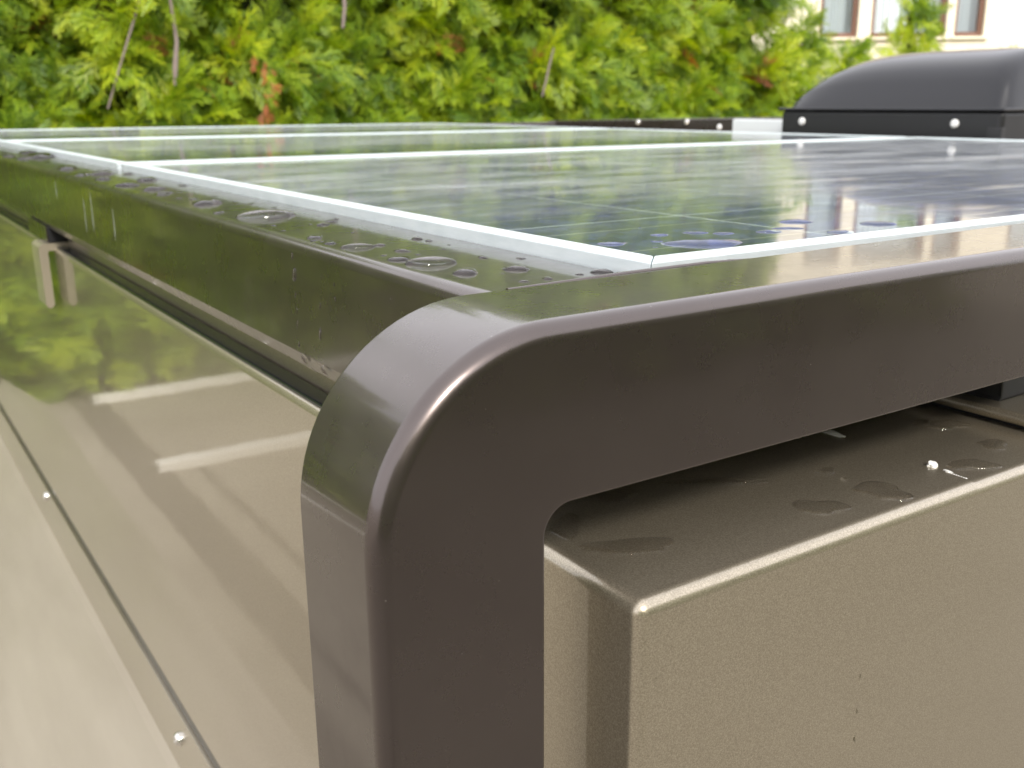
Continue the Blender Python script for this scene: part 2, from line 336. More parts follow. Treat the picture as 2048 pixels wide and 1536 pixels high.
# ------------------------------------------------------------------ roof rack
rbase = V(1.25, 1.6, ZS)
rack = thing('roof_rack', 'dark bronze painted roof rack with rounded front arch', 'roof rack', rbase)
RO, RI, H, W, D, BV = .0746, .0121, .0695, .070, .0643, .0074
XR = 2.50
def bm_arch(zpost, dz=0., yoff=0.):
    st = []                                                   # stations: (outer, inner)
    na = 22
    st.append(((0, zpost), (W, zpost))); st.append(((0, -H-RI-.05), (W, -H-RI-.05)))
    for k in range(na+1):
        a = math.pi/2*k/na
        st.append(((RO-RO*math.cos(a), -RO+RO*math.sin(a)), (W+RI-RI*math.cos(a), -H-RI+RI*math.sin(a))))
    for x in (.2, .4, .8, XR-.8, XR-.2): st.append(((x, 0), (x, -H)))
    left = st[1:na+3]
    for (o, i) in reversed(left): st.append(((XR-o[0], o[1]), (XR-i[0], i[1])))
    st.append(((XR, zpost), (XR-W, zpost)))
    ns = 7; prof = []                                         # (inset, from_outer, y)
    for k in range(ns+1):
        a = math.pi/2*k/ns; prof.append((BV-BV*math.sin(math.pi/2-a+0), 1, None, a))
    pts = []
    for k in range(ns+1):                                     # outer-front bevel: from top (y=BV) to front (y=0)
        a = math.pi/2*k/ns; pts.append(('o', BV-BV*math.cos(a), BV-BV*math.sin(a)))
    b2 = .0016
    for k in range(4):
        a = math.pi/2*k/3; pts.append(('i', b2-b2*math.sin(a), b2-b2*math.cos(a)))
    b3 = .0022
    for k in range(4):
        a = math.pi/2*k/3; pts.append(('i', b3-b3*math.cos(a), D-b3+b3*math.sin(a)))
    for k in range(4):
        a = math.pi/2*k/3; pts.append(('o', b3-b3*math.sin(a), D-b3+b3*math.cos(a)))
    bm = bmesh.new(); rings = []
    for o, i in st:
        o = Vector(o); i = Vector(i); e = (i-o).normalized(); ring = []
        for s, ins, y in pts:
            q = (o + e*ins) if s == 'o' else (i - e*ins)
            ring.append(bm.verts.new((q.x, y+yoff, q.y+dz+Z0)))
        rings.append(ring)
    n = len(pts)
    for a, b in zip(rings[:-1], rings[1:]):
        for k in range(n): bm.faces.new((a[k], a[(k+1) % n], b[(k+1) % n], b[k]))
    bm.faces.new(rings[0]); bm.faces.new(rings[-1][::-1]); bmesh.ops.recalc_face_normals(bm, faces=bm.faces); return bm
obj_bm('front_arch', bm_arch(-.95), M['bronze'], rack, rbase, angle=40)
obj_bm('rear_arch', bm_arch(-.95, -.012, 3.19), M['bronze'], rack, rbase, angle=40)
rp = rounded([(.098, -.006+Z0), (.1815, -.006+Z0), (.1815, -.060+Z0), (.128, -.088+Z0), (.104, -.088+Z0), (.098, -.0765+Z0)], [.0080, .002, .003, .003, .002, .0015], 7)
obj_bm('left_rail', bm_prism_y(rp, D-.003, 3.20), M['bronze'], rack, rbase)
obj_bm('cross_rail', bm_box(.150, 2.44, D-.002, .0725, -.024+Z0, -.0062+Z0, .002, 2), M['bronze'], rack, rbase)
obj_bm('highlight_bead', bm_tube([V(.0965, D+.0004, -.0012), V(.16, D+.0008, -.0006), V(.21, D+.0010, -.0006), V(.25, D+.0006, -.0016)], [.0013, .0014, .0013, .0006], 12), M['bronze'], rack, rbase)  # bead added to catch a highlight along the bar's back edge
# right rail (follows the roof's slight fall to the rear), with bolts
def zr(y): return -.007 + (3.234-y)*.0193
bm = bm_box(2.40, 2.46, 1.58, 3.25, 0, 1, .0)
for v in bm.verts: v.co.z = zr(v.co.y) + Z0 - (.045 if v.co.z < .5 else 0)
bmesh.ops.bevel(bm, geom=list(bm.edges), offset=.006, segments=3, profile=.5, affect='EDGES')
obj_bm('right_rail', bm, M['bronze'], rack, rbase)
for y in (2.668, 2.406):
    obj_bm('bolt', bm_disc_screw(V(2.399, y, zr(y)-.012), (-1, 0, .8), .011, .008), M['steel'], rack, rbase)
obj_bm('bolt', bm_disc_screw(V(2.399, 2.247, zr(2.247)-.030), (-1, 0, 0), .010, .006), M['nylon'], rack, rbase)
obj_bm('rail_bracket', bm_box(1.99, 2.03, 1.585, 1.79, -.030+Z0, .0195+Z0, .003, 2), M['white_plate'], rack, rbase)
obj_bm('support_foot', bm_box(2.405, 2.455, 2.0, 2.12, ZS+Z0, zr(2)-.03+Z0, .003, 2), M['bronze'], rack, rbase)
# left feet with their hooked clamp straps
for y in (1.20, 2.55):
    obj_bm('support_foot', bm_box(.1, .162, y, y+.15, -.106+Z0, -.0855+Z0, .0015, 2), M['rubber'], rack, rbase)
    obj_bm('foot_face', bm_box(.0982, .0998, y+.002, y+.150, -.105+Z0, -.084+Z0, .0004, 1), M['bronze'], rack, rbase)
    o_ = [(.162, -.1068), (.0905, -.1068), (.0855, -.1110), (.0855, -.1900), (.0905, -.1975), (.0965, -.1900), (.0965, -.1168), (.162, -.1168)]
    pr = rounded([(x, z+Z0) for x, z in o_], [.001, .003, .004, .005, .004, .004, .002, .001], 4)
    obj_bm('clamp_strap', bm_prism_y(pr, y-.002, y+.055), M['strap'], rack, rbase)

# ------------------------------------------------------------------ solar panels (three 60-cell modules side by side)
PX, PY, PZ, DY, TX, TY = .1832, .0742, .0012, .0092, .0011, -.0057
PW, PL, FW, GAP, PH = .992, 1.64, .0165, .020, .036
uv = Vector((math.cos(DY), math.sin(DY), TY)).normalized(); vv = Vector((-math.sin(DY), math.cos(DY), TX)); vv = (vv - uv*vv.dot(uv)).normalized(); nv = uv.cross(vv)
def bm_bar(u0, u1, v0, v1, cut):
    """mitred frame bar, top lip at 0, wall down to -PH; cut gives which axis is the long one"""
    bm = bmesh.new(); e = .00025
    if cut == 'u_front': q = [(u0+e, v0), (u1-e, v0), (u1-FW-e, v1), (u0+FW+e, v1)]
    if cut == 'u_back': q = [(u0+FW+e, v0), (u1-FW-e, v0), (u1-e, v1), (u0+e, v1)]
    if cut == 'v_left': q = [(u0, v0+e), (u1, v0+FW+e), (u1, v1-FW-e), (u0, v1-e)]
    if cut == 'v_right': q = [(u0, v0+FW+e), (u1, v0+e), (u1, v1-e), (u0, v1-FW-e)]
    a = [bm.verts.new((x, y, 0)) for x, y in q]; b = [bm.verts.new((x, y, -PH)) for x, y in q]
    for i in range(4): bm.faces.new((a[i], b[i], b[(i+1) % 4], a[(i+1) % 4]))
    bm.faces.new(a); bm.faces.new(b[::-1]); bmesh.ops.recalc_face_normals(bm, faces=bm.faces)
    bmesh.ops.bevel(bm, geom=list(bm.edges), offset=.0009, segments=2, profile=.5, affect='EDGES'); return bm
def mesh_of(name, bm, mats, angle=35):
    me = bpy.data.meshes.new(name); bm.to_mesh(me); bm.free(); finish(me, mats, True, angle); return me
cs = .1555; half = cs/2
bm = bm_box(-half, half, -half, half, -.0004, 0, 0)
for f in bm.faces: f.material_index = 0
for k in (-.25, .25):
    q = [bm.verts.new(p) for p in ((-half, cs*k-.0010, .00012), (half, cs*k-.0010, .00012), (half, cs*k+.0010, .00012), (-half, cs*k+.0010, .00012))]
    bm.faces.new(q).material_index = 1
cell_me = bpy.data.meshes.new('cell'); bm.to_mesh(cell_me); bm.free(); finish(cell_me, [M['cell'], M['busbar']], False)
bars = [mesh_of('frame_bar', bm_bar(0, PL, 0, FW, 'u_front'), M['alu']), mesh_of('frame_bar', bm_bar(0, PL, PW-FW, PW, 'u_back'), M['alu']),
        mesh_of('frame_bar', bm_bar(0, FW, 0, PW, 'v_left'), M['alu']), mesh_of('frame_bar', bm_bar(PL-FW, PL, 0, PW, 'v_right'), M['alu'])]
glass_me = mesh_of('glass_pane', bm_box(FW-.0003, PL-FW+.0003, FW-.0003, PW-FW+.0003, -.0042, -.0014, 0), M['pglass'])
back_me = mesh_of('backsheet', bm_box(FW-.001, PL-FW+.001, FW-.001, PW-FW+.001, -.008, -.00492, 0), M['backsheet'])
labels = ['nearest blue solar panel, its corner beside the rounded rack arch', 'middle solar panel between the nearest one and the one by the hedge', 'farthest solar panel, thin strip in front of the hedge']
for k in range(3):
    o3 = V(PX, PY, PZ) + vv*(k*(PW+GAP))
    t = thing('solar_panel', labels[k], 'solar panel', o3, 'solar panels on the camper roof')
    t.rotation_euler = Matrix((uv, vv, nv)).transposed().to_euler()
    for me in bars: wn(link(bpy.data.objects.new('frame_bar', me), t))
    link(bpy.data.objects.new('glass_pane', glass_me), t); link(bpy.data.objects.new('backsheet', back_me), t)
    for i in range(10):
        for j in range(6):
            c = link(bpy.data.objects.new('cell', cell_me), t)
            c.location = (FW+.010+half+i*.1582, FW+.0025+half+j*.158, -.0048)

# ------------------------------------------------------------------ roof vent
vb = V(1.90, .94, ZS)
vent = thing('roof_vent', 'black domed plastic roof vent with white screw heads', 'roof vent', vb)
x0, x1, y0, y1 = 1.90, 2.62, .94, 1.535
obj_bm('base', bm_box(x0, x1, y0, y1, -.115+Z0, .047+Z0, .012, 4), M['vent_base'], vent, vb)
obj_bm('flange', bm_box(x0-.006, x1+.006, y0-.006, y1+.006, .045+Z0, .052+Z0, .003, 3), M['vent_black'], vent, vb)
bm = bmesh.new(); nu, nv_ = 44, 34; grid = []
for i in range(nu+1):
    row = []
    for j in range(nv_+1):
        a = i/nu*2-1; b = j/nv_*2-1                       # a along Y (-1 near), b along X
        y = (y0+y1)/2 + a*(y1-y0)/2*.975; x = (x0+x1)/2 + b*(x1-x0)/2*.96
        fa = (1-abs(a)**3.4)**.50 if a > 0 else (1-abs(a)**14)**.5; fb = (1-abs(b)**5.5)**.62
        ridge = 1 + .03*math.exp(-((b+.55)/.10)**2) - .05*max(0, a)
        row.append(bm.verts.new((x, y, .049 + .128*fa*fb*ridge + Z0)))
    grid.append(row)
for i in range(nu):
    for j in range(nv_): bm.faces.new((grid[i][j], grid[i][j+1], grid[i+1][j+1], grid[i+1][j]))
bmesh.ops.recalc_face_normals(bm, faces=bm.faces)
obj_bm('dome', bm, M['vent_black'], vent, vb, weighted=False, angle=180)
for y in (1.464, 1.046):
    obj_bm('screw', bm_disc_screw(V(x0-.0004, y, .019), (-1, 0, 0), .0095, .006), M['nylon'], vent, vb)
obj_bm('corner_clip', bm_box(x0-.004, x0+.01, y0-.004, y0+.03, -.03+Z0, .012+Z0, .002, 2), M['rubber'], vent, vb)

# ------------------------------------------------------------------ thuja hedge
def spray_template(seed):
    r = random.Random(seed); V_, T_ = [], []
    def q(p, d, l, w0, w1, sl, w_off, tint):
        n = Vector((-d.y, d.x))
        for pt, f in ((p - n*w0, 0), (p + d*l - n*w1, 1), (p + d*l + n*w1, 1), (p + n*w0, 0)): V_.append((pt.x, pt.y, w_off + sl*l*f))
        T_.extend([tint]*4)
    X = Vector((1, 0)); q(Vector((0, 0)), X, .55, .014, .012, 0, 0, -.05); q(Vector((.5, 0)), X, .54, .012, .010, 0, 0, .03)
    nb = 11
    for i in range(nb):
        t = .04 + .90*i/nb; s = 1 if i % 2 else -1; L = (.44*(1-t)**.7+.10)*r.uniform(.75, 1.25); a = s*math.radians(r.uniform(24, 38)*(1-.3*t))
        d = Vector((math.cos(a), math.sin(a))); p = Vector((t, 0)); sl = r.uniform(-.45, .35); tn = r.uniform(-.20, .20); q(p, d, L, .019, .012, sl, 0, tn)
        for k in range(2 if t < .8 else 1):
            tk = .35+.3*k; a2 = a + (1 if k % 2 else -1)*math.radians(r.uniform(18, 32)); d2 = Vector((math.cos(a2), math.sin(a2)))
            q(p+d*L*tk, d2, L*r.uniform(.38, .55), .015, .009, r.uniform(-.6, .5), sl*L*tk, tn+r.uniform(-.1, .12))
    return np.array(V_), np.array(T_)
TPL = [spray_template(i) for i in range(6)]
def sprays_mesh(name, pos, ax, up, Ls, tint, ma, seed):
    rg = np.random.default_rng(seed); n = len(pos); vs_, cl = [], []
    ax = ax/np.linalg.norm(ax, axis=1, keepdims=True); b = np.cross(up, ax); b /= np.linalg.norm(b, axis=1, keepdims=True); nn = np.cross(ax, b)
    which = rg.integers(0, len(TPL), n); droop = rg.uniform(.0, .45, n); cup = rg.uniform(-.3, .3, n)
    for k, (T, dT) in enumerate(TPL):
        s = np.where(which == k)[0]
        if len(s) == 0: continue
        u, v, w0 = T[:, 0], T[:, 1], T[:, 2]
        wv = w0[None] - droop[s][:, None]*u[None]**2 - cup[s][:, None]*(v[None]**2)*1.5
        P = pos[s][:, None, :] + Ls[s][:, None, None]*(u[None, :, None]*ax[s][:, None, :] + v[None, :, None]*b[s][:, None, :] + wv[:, :, None]*nn[s][:, None, :])
        vs_.append(P.reshape(-1, 3)); tt = tint[s][:, None]; cl.append(np.where(tt > .95, tt, np.clip(tt + dT[None], 0, .92)).ravel())
    A = np.concatenate(vs_).astype(np.float32); c = np.concatenate(cl); nq = len(A)//4
    me = bpy.data.meshes.new(name); me.vertices.add(len(A)); me.vertices.foreach_set('co', A.ravel())
    me.loops.add(nq*4); me.loops.foreach_set('vertex_index', np.arange(nq*4, dtype=np.int32))
    me.polygons.add(nq); me.polygons.foreach_set('loop_start', np.arange(0, nq*4, 4, dtype=np.int32)); me.polygons.foreach_set('loop_total', np.full(nq, 4, np.int32))
    at = me.attributes.new('tint', 'FLOAT', 'POINT'); at.data.foreach_set('value', c.astype(np.float32))
    me.materials.append(ma); me.update(); me.validate(); return me
def lump(phi, z, s):
    return 1 + .13*np.sin(3*phi+1.7*z+s) + .10*np.sin(5.3*z-2*phi+2.1*s) + .07*np.sin(9*z+4*phi+s*3)
def crown(name, seed, height, R, nbr, z0=.12, taper=.25, per=5):
    """foliage carried in plumes: nbr side branches, each with a row of flat sprays along it"""
    rg = np.random.default_rng(seed)
    z = z0 + (height-z0)*rg.uniform(0, 1, nbr)**.95
    phi = rg.normal(-math.pi/2, .95, nbr)                       # denser on the side that is seen
    t = (z-z0)/(height-z0); prof = R*np.clip((1-t)/taper, 0.03, 1)**.7*(.8+.2*np.minimum(1, t*6))
    rad = prof*lump(phi, z, seed)*(.40+.48*rg.beta(2.6, 1.4, nbr))
    out = np.stack([np.cos(phi), np.sin(phi), 0*phi], 1); tang = np.stack([-np.sin(phi), np.cos(phi), 0*phi], 1); zz = np.array([0, 0, 1.])
    bpos = np.stack([rad*np.cos(phi), rad*np.sin(phi), z], 1)
    bax = out*rg.uniform(.35, .8, nbr)[:, None] + tang*rg.normal(0, .50, nbr)[:, None] + zz*rg.normal(.15, .50, nbr)[:, None]
    bax /= np.linalg.norm(bax, axis=1, keepdims=True); blen = rg.uniform(.22, .42, nbr)*(1-.35*t)
    bup = out*rg.uniform(.5, 1.0, nbr)[:, None] + zz*rg.uniform(.0, .8, nbr)[:, None] + tang*rg.normal(0, .4, nbr)[:, None]
    blat = np.cross(bup, bax); blat /= np.linalg.norm(blat, axis=1, keepdims=True)
    clump = .5+.5*np.sin(4*phi+seed)*np.sin(3.1*z+seed*1.3)
    btint = .06 + .34*clump + .48*rg.uniform(0, 1, nbr)
    dead = rg.uniform(0, 1, nbr) < .006
    P, A, Uv, Ls, Tn = [], [], [], [], []
    for k in range(per):
        f = (k+.3)/per; sgn = 1 if k % 2 else -1
        pos = bpos + bax*(blen*f)[:, None] - zz*(.10*blen*f*f)[:, None] + rg.normal(0, .012, (nbr, 3))
        ax = bax*1.0 + blat*(sgn*rg.uniform(.25, .85, nbr)*(1-.55*f))[:, None] - zz*rg.uniform(-.05, .6, nbr)[:, None] + rg.normal(0, .15, (nbr, 3))
        P.append(pos); A.append(ax); Uv.append(bup + rg.normal(0, .25, (nbr, 3))); Ls.append(rg.uniform(.20, .36, nbr)*(1-.25*t)*(1.1-.35*f))
        tn = np.clip(btint + .12*f + rg.normal(0, .07, nbr), 0, .92)
        dd = dead | (rg.uniform(0, 1, nbr) < .004); tn[dd] = rg.uniform(.965, 1., dd.sum()); Tn.append(tn)
    return sprays_mesh(name, np.concatenate(P), np.concatenate(A), np.concatenate(Uv), np.concatenate(Ls), np.concatenate(Tn), M['thuja'], seed+50)
def core_mesh(seed, height, R, taper):  # solid dark core for dry twigs, added to stop light passing through the crown
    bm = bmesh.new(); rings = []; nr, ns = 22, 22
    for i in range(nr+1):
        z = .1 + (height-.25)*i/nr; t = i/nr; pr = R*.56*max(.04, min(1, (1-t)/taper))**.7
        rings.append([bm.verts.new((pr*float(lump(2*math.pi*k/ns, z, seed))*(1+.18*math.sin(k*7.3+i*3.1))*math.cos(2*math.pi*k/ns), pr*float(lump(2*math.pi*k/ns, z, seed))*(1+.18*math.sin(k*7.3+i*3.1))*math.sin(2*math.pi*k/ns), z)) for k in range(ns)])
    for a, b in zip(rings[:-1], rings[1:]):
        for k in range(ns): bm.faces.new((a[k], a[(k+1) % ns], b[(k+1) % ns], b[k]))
    bm.faces.new(rings[-1]); me = bpy.data.meshes.new('dark_twig_core'); bm.to_mesh(me); bm.free(); finish(me, M['inner'], True, 180); return me
tall = []
for s in range(3):
    h, R = (4.7, 4.5, 4.9)[s], (.62, .66, .60)[s]
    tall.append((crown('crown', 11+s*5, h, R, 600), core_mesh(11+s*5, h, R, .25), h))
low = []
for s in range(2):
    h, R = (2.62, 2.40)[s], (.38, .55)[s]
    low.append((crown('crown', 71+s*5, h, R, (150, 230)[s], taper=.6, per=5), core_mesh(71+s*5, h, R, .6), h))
bm = bm_tube([(0, 0, -.02), (.02, .01, .6), (-.01, 0, 1.6), (0, .02, 3.4)], [.075, .06, .045, .02], 9); trunk_me = mesh_of('trunk', bm, M['bark'])
bm = bm_tube([(0, 0, -.02), (.015, .01, .6), (-.01, 0, 1.3), (0, .01, 2.2)], [.05, .04, .028, .012], 9); trunk_low = mesh_of('trunk', bm, M['bark'])
ROW = 'thuja trees of the tall hedge behind the panels'; ROW2 = 'young thuja trees in front of the cream house'
def tree(x, y, var, rot, sc, label, trunk, group):
    t = thing('thuja_tree', label, 'tree', (x, y, 0), group); t.rotation_euler = (0, 0, rot); t.scale = (1, 1, sc)
    link(bpy.data.objects.new('trunk', trunk), t); link(bpy.data.objects.new('dark_twig_core', var[1]), t); link(bpy.data.objects.new('crown', var[0]), t)
    return t
xs_ = [-4.2, -3.35, -2.5, -1.65, -.85, 0., .8, 1.6, 2.45, 3.25, 4.1, 4.9, 5.75, 6.6, 7.4]
vis = {}
lab_ = {0.8: 'leftmost thuja of the hedge in view, deep green with a thin slanting twig', 1.6: 'yellow-green thuja with a bare grey stem, near the left', 2.45: 'lime thuja with a hanging orange-brown dead sprig',
        3.25: 'thuja right of the one with the orange dead sprig', 4.1: 'bright lime thuja at the middle of the hedge', 4.9: 'thuja just right of the hedge middle, mixed green', 5.75: 'darker green thuja above the far rack bolts',
        6.6: 'green thuja with small orange tips left of the vent', 7.4: 'last tall thuja, between the hedge and the cream house'}
trees = []
for i, x in enumerate(xs_):
    y = 7.08 + rnd.uniform(-.08, .08) + (.25 if x > 6 else 0); lb = lab_.get(x, 'thuja of the tall hedge beyond the left edge of the view')
    trees.append(tree(x, y, tall[i % 3], rnd.uniform(-.45, .45), rnd.uniform(.94, 1.06), lb, trunk_me, ROW))
for i, (x, y, sc, lb) in enumerate(((8.5, 7.3, .98, 'young thuja with its tip before the left house window'), (9.35, 7.4, .95, 'low thuja under the white wall between the house windows'), (10.40, 7.3, 1.12, 'young thuja whose leader tip crosses the wide house window'), (11.4, 7.4, .84, 'low thuja behind the black roof vent'), (12.4, 7.4, .86, 'low thuja beyond the right edge behind the vent'))):
    trees.append(tree(x, y, low[i % 2], rnd.uniform(-.3, .3), sc, lb, trunk_low, ROW2))
for i, x in enumerate((-7.6, -6.2, -4.9, -3.5, -2.2, -.8, .5, 1.9, 3.2, 4.6, 5.9, 7.3)):  # unseen row added behind the camera, keeps low sky off front faces
    t = tree(x, -5.6 + rnd.uniform(-.2, .2), tall[i % 3], math.pi + rnd.uniform(-.4, .4), rnd.uniform(.92, 1.0), 'unseen thuja added behind the photographer to darken front reflections', trunk_me, 'unseen thuja trees added behind the photographer'); t.scale = (1.35, 1.35, t.scale.z)
def on_tree(ti, name, bm, ma):
    t = trees[ti]; Mi = (Matrix.Translation(t.location) @ t.rotation_euler.to_matrix().to_4x4() @ Matrix.Diagonal((*t.scale, 1))).inverted()
    bmesh.ops.transform(bm, matrix=Mi, verts=bm.verts); return obj_bm(name, bm, ma, t)
YB = 6.16; k_ = (YB+.2764)/(5.55+.2764)
def bk(x, z): return Vector((-.1276+(x+.1276)*k_, YB, .0747+(z-.0747)*k_+Z0))
on_tree(7, 'bare_branch', bm_tube([bk(1.52, 1.1), bk(1.533, .613), bk(1.548, .40), bk(1.525, .26), bk(1.515, .17)], [.008, .010, .012, .017, .007], 8), M['twig'])
on_tree(6, 'bare_branch', bm_tube([bk(1.40, .75), bk(1.374, .606), bk(1.311, .453), bk(1.23, .26), bk(1.148, .05)], [.006, .007, .007, .006, .005], 8), M['twig'])
on_tree(11, 'bare_branch', bm_tube([bk(4.10, .42), bk(4.06, .30), bk(4.03, .19), bk(4.0, .10)], [.007, .008, .008, .006], 8), M['twig'])
on_tree(9, 'bare_branch', bm_tube([bk(2.55, .9), bk(2.56, .62), bk(2.54, .5)], [.011, .013, .010], 8), M['twig'])
# dead orange sprig hanging in the hedge
rg = np.random.default_rng(5); n = 24
zz = np.linspace(.34, -.10, n); px_ = np.array([tuple(bk(2.0 + .035*math.sin(9*z_) + rg.normal(0, .010*(1+6*max(0, z_))), z_)) for z_ in zz]); px_[:, 1] += rg.normal(-.04, .03, n)
t = trees[8]; Mi = (Matrix.Translation(t.location) @ t.rotation_euler.to_matrix().to_4x4() @ Matrix.Diagonal((*t.scale, 1))).inverted()
me = sprays_mesh('dead_sprig', px_, np.stack([rg.normal(0, .5, n), rg.normal(-.3, .3, n), rg.normal(-.8, .5, n)], 1), np.tile([0., -1., .2], (n, 1))+rg.normal(0, .3, (n, 3)), rg.uniform(.04, .09, n), rg.uniform(.1, .9, n), M['dead_leaf'], 9)
me.transform(Mi); link(bpy.data.objects.new('dead_sprig', me), t)

# ------------------------------------------------------------------ house beyond the hedge
hd = Vector((F_.x, F_.y, 0)).normalized(); hr = Vector((hd.y, -hd.x, 0))
HD = 14.5
horg = Vector((cam.location.x, cam.location.y, 0)) + hd*HD
house = thing('house', 'cream rendered house with brown framed windows behind the hedge', 'house', horg)
house.rotation_euler = (0, 0, math.atan2(hr.y, hr.x))
def hu(px): return (px-1024)/1997.5*13.85
zc = cam.location.z
ws, wt = zc + .80, zc + 2.15
wins = [(1638, 1714), (1740, 1889), (1905, 1964), (2062, 2170), (2230, 2330)]
def hbox(x0, x1, y0, y1, z0, z1, bev=0.): return bm_box(x0, x1, y0, y1, z0, z1, bev, 2)
u0, u1 = hu(1470), hu(2700); tops = zc + 4.2
edges = [u0] + [e for a, b in wins for e in (hu(a), hu(b))] + [u1]
for k in range(0, len(edges), 2): obj_bm('wall', hbox(edges[k], edges[k+1], 0, .3, ws, wt), M['stucco'], house)
obj_bm('wall', hbox(u0, u1, 0, .3, -.05, ws-.0005), M['stucco'], house); obj_bm('wall', hbox(u0, u1, 0, .3, wt+.0005, tops), M['stucco'], house)
obj_bm('wall', hbox(u0, u0+.3, .301, 7, -.05, tops), M['stucco'], house); obj_bm('wall', hbox(u1-.3, u1, .301, 7, -.05, tops), M['stucco'], house)
obj_bm('wall', hbox(u0+.301, u1-.301, 6.7, 7, -.05, tops), M['stucco'], house)
for a, b in wins:
    a, b = hu(a), hu(b); fwid = .06
    bm = bmesh.new()
    for q in ((a, a+fwid, ws, wt), (b-fwid, b, ws, wt), (a+fwid, b-fwid, ws, ws+fwid), (a+fwid, b-fwid, wt-fwid, wt)): bm_box(q[0]+.001, q[1]-.001, .06, .14, q[2]+.001, q[3]-.001, .006, 2, bm)
    fr = obj_bm('window_frame', bm, M['winframe'], house)
    obj_bm('pane', hbox(a+fwid, b-fwid, .095, .101, ws+fwid, wt-fwid), M['pane'], fr)
    bm = bmesh.new(); nn = 40; xs2 = np.linspace(a+.02, b-.02, nn)
    lo = [bm.verts.new((x, .26+.02*math.sin(k*1.9), ws+.01)) for k, x in enumerate(xs2)]; hi = [bm.verts.new((x, .26+.02*math.sin(k*1.9), wt-.01)) for k, x in enumerate(xs2)]
    for k in range(nn-1): bm.faces.new((lo[k], lo[k+1], hi[k+1], hi[k]))
    obj_bm('curtain', bm, M['curtain'], fr)
    obj_bm('window_sill', hbox(a-.05, b+.05, -.06, .058, ws-.04, ws-.002, .006), M['stucco'], house)
bm = bmesh.new(); rp_ = [(u0-.4, -.5, tops), (u1+.4, -.5, tops), (u1+.4, 7.5, tops), (u0-.4, 7.5, tops), (u0-.4, 3.5, tops+2.2), (u1+.4, 3.5, tops+2.2)]
q = [bm.verts.new(p) for p in rp_]
for f in ((0, 1, 5, 4), (2, 3, 4, 5), (0, 4, 3), (1, 2, 5), (0, 3, 2, 1)): bm.faces.new([q[i] for i in f])
obj_bm('roof', bm, M['rooftile'], house, smooth=False)

# ------------------------------------------------------------------ rain water
def dome_mesh(seed, flat=.55, n=22, nr=7, rough=.17):
    r = random.Random(seed); ph = [r.uniform(0, 6.28) for _ in range(4)]; bm = bmesh.new(); rings = []
    out = lambda a: 1 + rough*(math.sin(2*a+ph[0]) + .6*math.sin(3*a+ph[1]) + .35*math.sin(5*a+ph[2]))
    for i in range(nr):
        th = math.pi/2*.96*(1 - i/nr); rad = math.sin(th)/math.sin(math.pi/2*.96); h = (math.cos(th)-math.cos(math.pi/2*.96))
        rings.append([bm.verts.new((rad*out(2*math.pi*k/n)*math.cos(2*math.pi*k/n), rad*out(2*math.pi*k/n)*math.sin(2*math.pi*k/n), h*flat)) for k in range(n)])
    top = bm.verts.new((0, 0, (1-math.cos(math.pi/2*.96))*flat))
    for a, b in zip(rings[:-1], rings[1:]):
        for k in range(n): bm.faces.new((a[k], a[(k+1) % n], b[(k+1) % n], b[k]))
    for k in range(n): bm.faces.new((rings[-1][k], rings[-1][(k+1) % n], top))
    bmesh.ops.recalc_face_normals(bm, faces=bm.faces)
    return mesh_of('water_droplet', bm, M['water'], 60)
DM = [dome_mesh(i) for i in range(8)]
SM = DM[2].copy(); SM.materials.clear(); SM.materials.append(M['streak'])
def film_mesh(seed, n=40):
    r = random.Random(seed); ph = [r.uniform(0, 6.28) for _ in range(5)]; bm = bmesh.new(); rings = []
    out = lambda a: 1 + .20*math.sin(2*a+ph[0]) + .13*math.sin(3*a+ph[1]) + .07*math.sin(5*a+ph[2]) + .035*math.sin(9*a+ph[3])
    for rad, h in ((1, 0), (.985, .35), (.95, .70), (.88, .92), (.75, 1.), (.4, .97)):
        rings.append([bm.verts.new((rad*out(2*math.pi*k/n)*math.cos(2*math.pi*k/n), rad*out(2*math.pi*k/n)*math.sin(2*math.pi*k/n), h)) for k in range(n)])
    for a, b in zip(rings[:-1], rings[1:]):
        for k in range(n): bm.faces.new((a[k], a[(k+1) % n], b[(k+1) % n], b[k]))
    bm.faces.new(rings[-1]); bmesh.ops.recalc_face_normals(bm, faces=bm.faces)
    return mesh_of('rain_puddle', bm, M['water'], 80)
FM = [film_mesh(i) for i in range(6)]
def drop(name, loc, rx, ry, h, normal, label, group, rotz=0., k=None):
    o = link(bpy.data.objects.new(name, DM[rnd.randrange(8) if k is None else k])); nrm = Vector(normal).normalized()
    ref = Vector((1, 0, 0)) if abs(nrm.x) < .9 else Vector((0, 1, 0)); t = (ref - nrm*ref.dot(nrm)).normalized(); b = nrm.cross(t)
    Rm = Matrix((t, b, nrm)).transposed() @ Matrix.Rotation(rotz, 3, 'Z')
    o.rotation_euler = Rm.to_euler(); o.location = loc; o.scale = (rx, ry, h); tag(o, label, 'droplet', group); return o
VR = math.radians(-33.5)
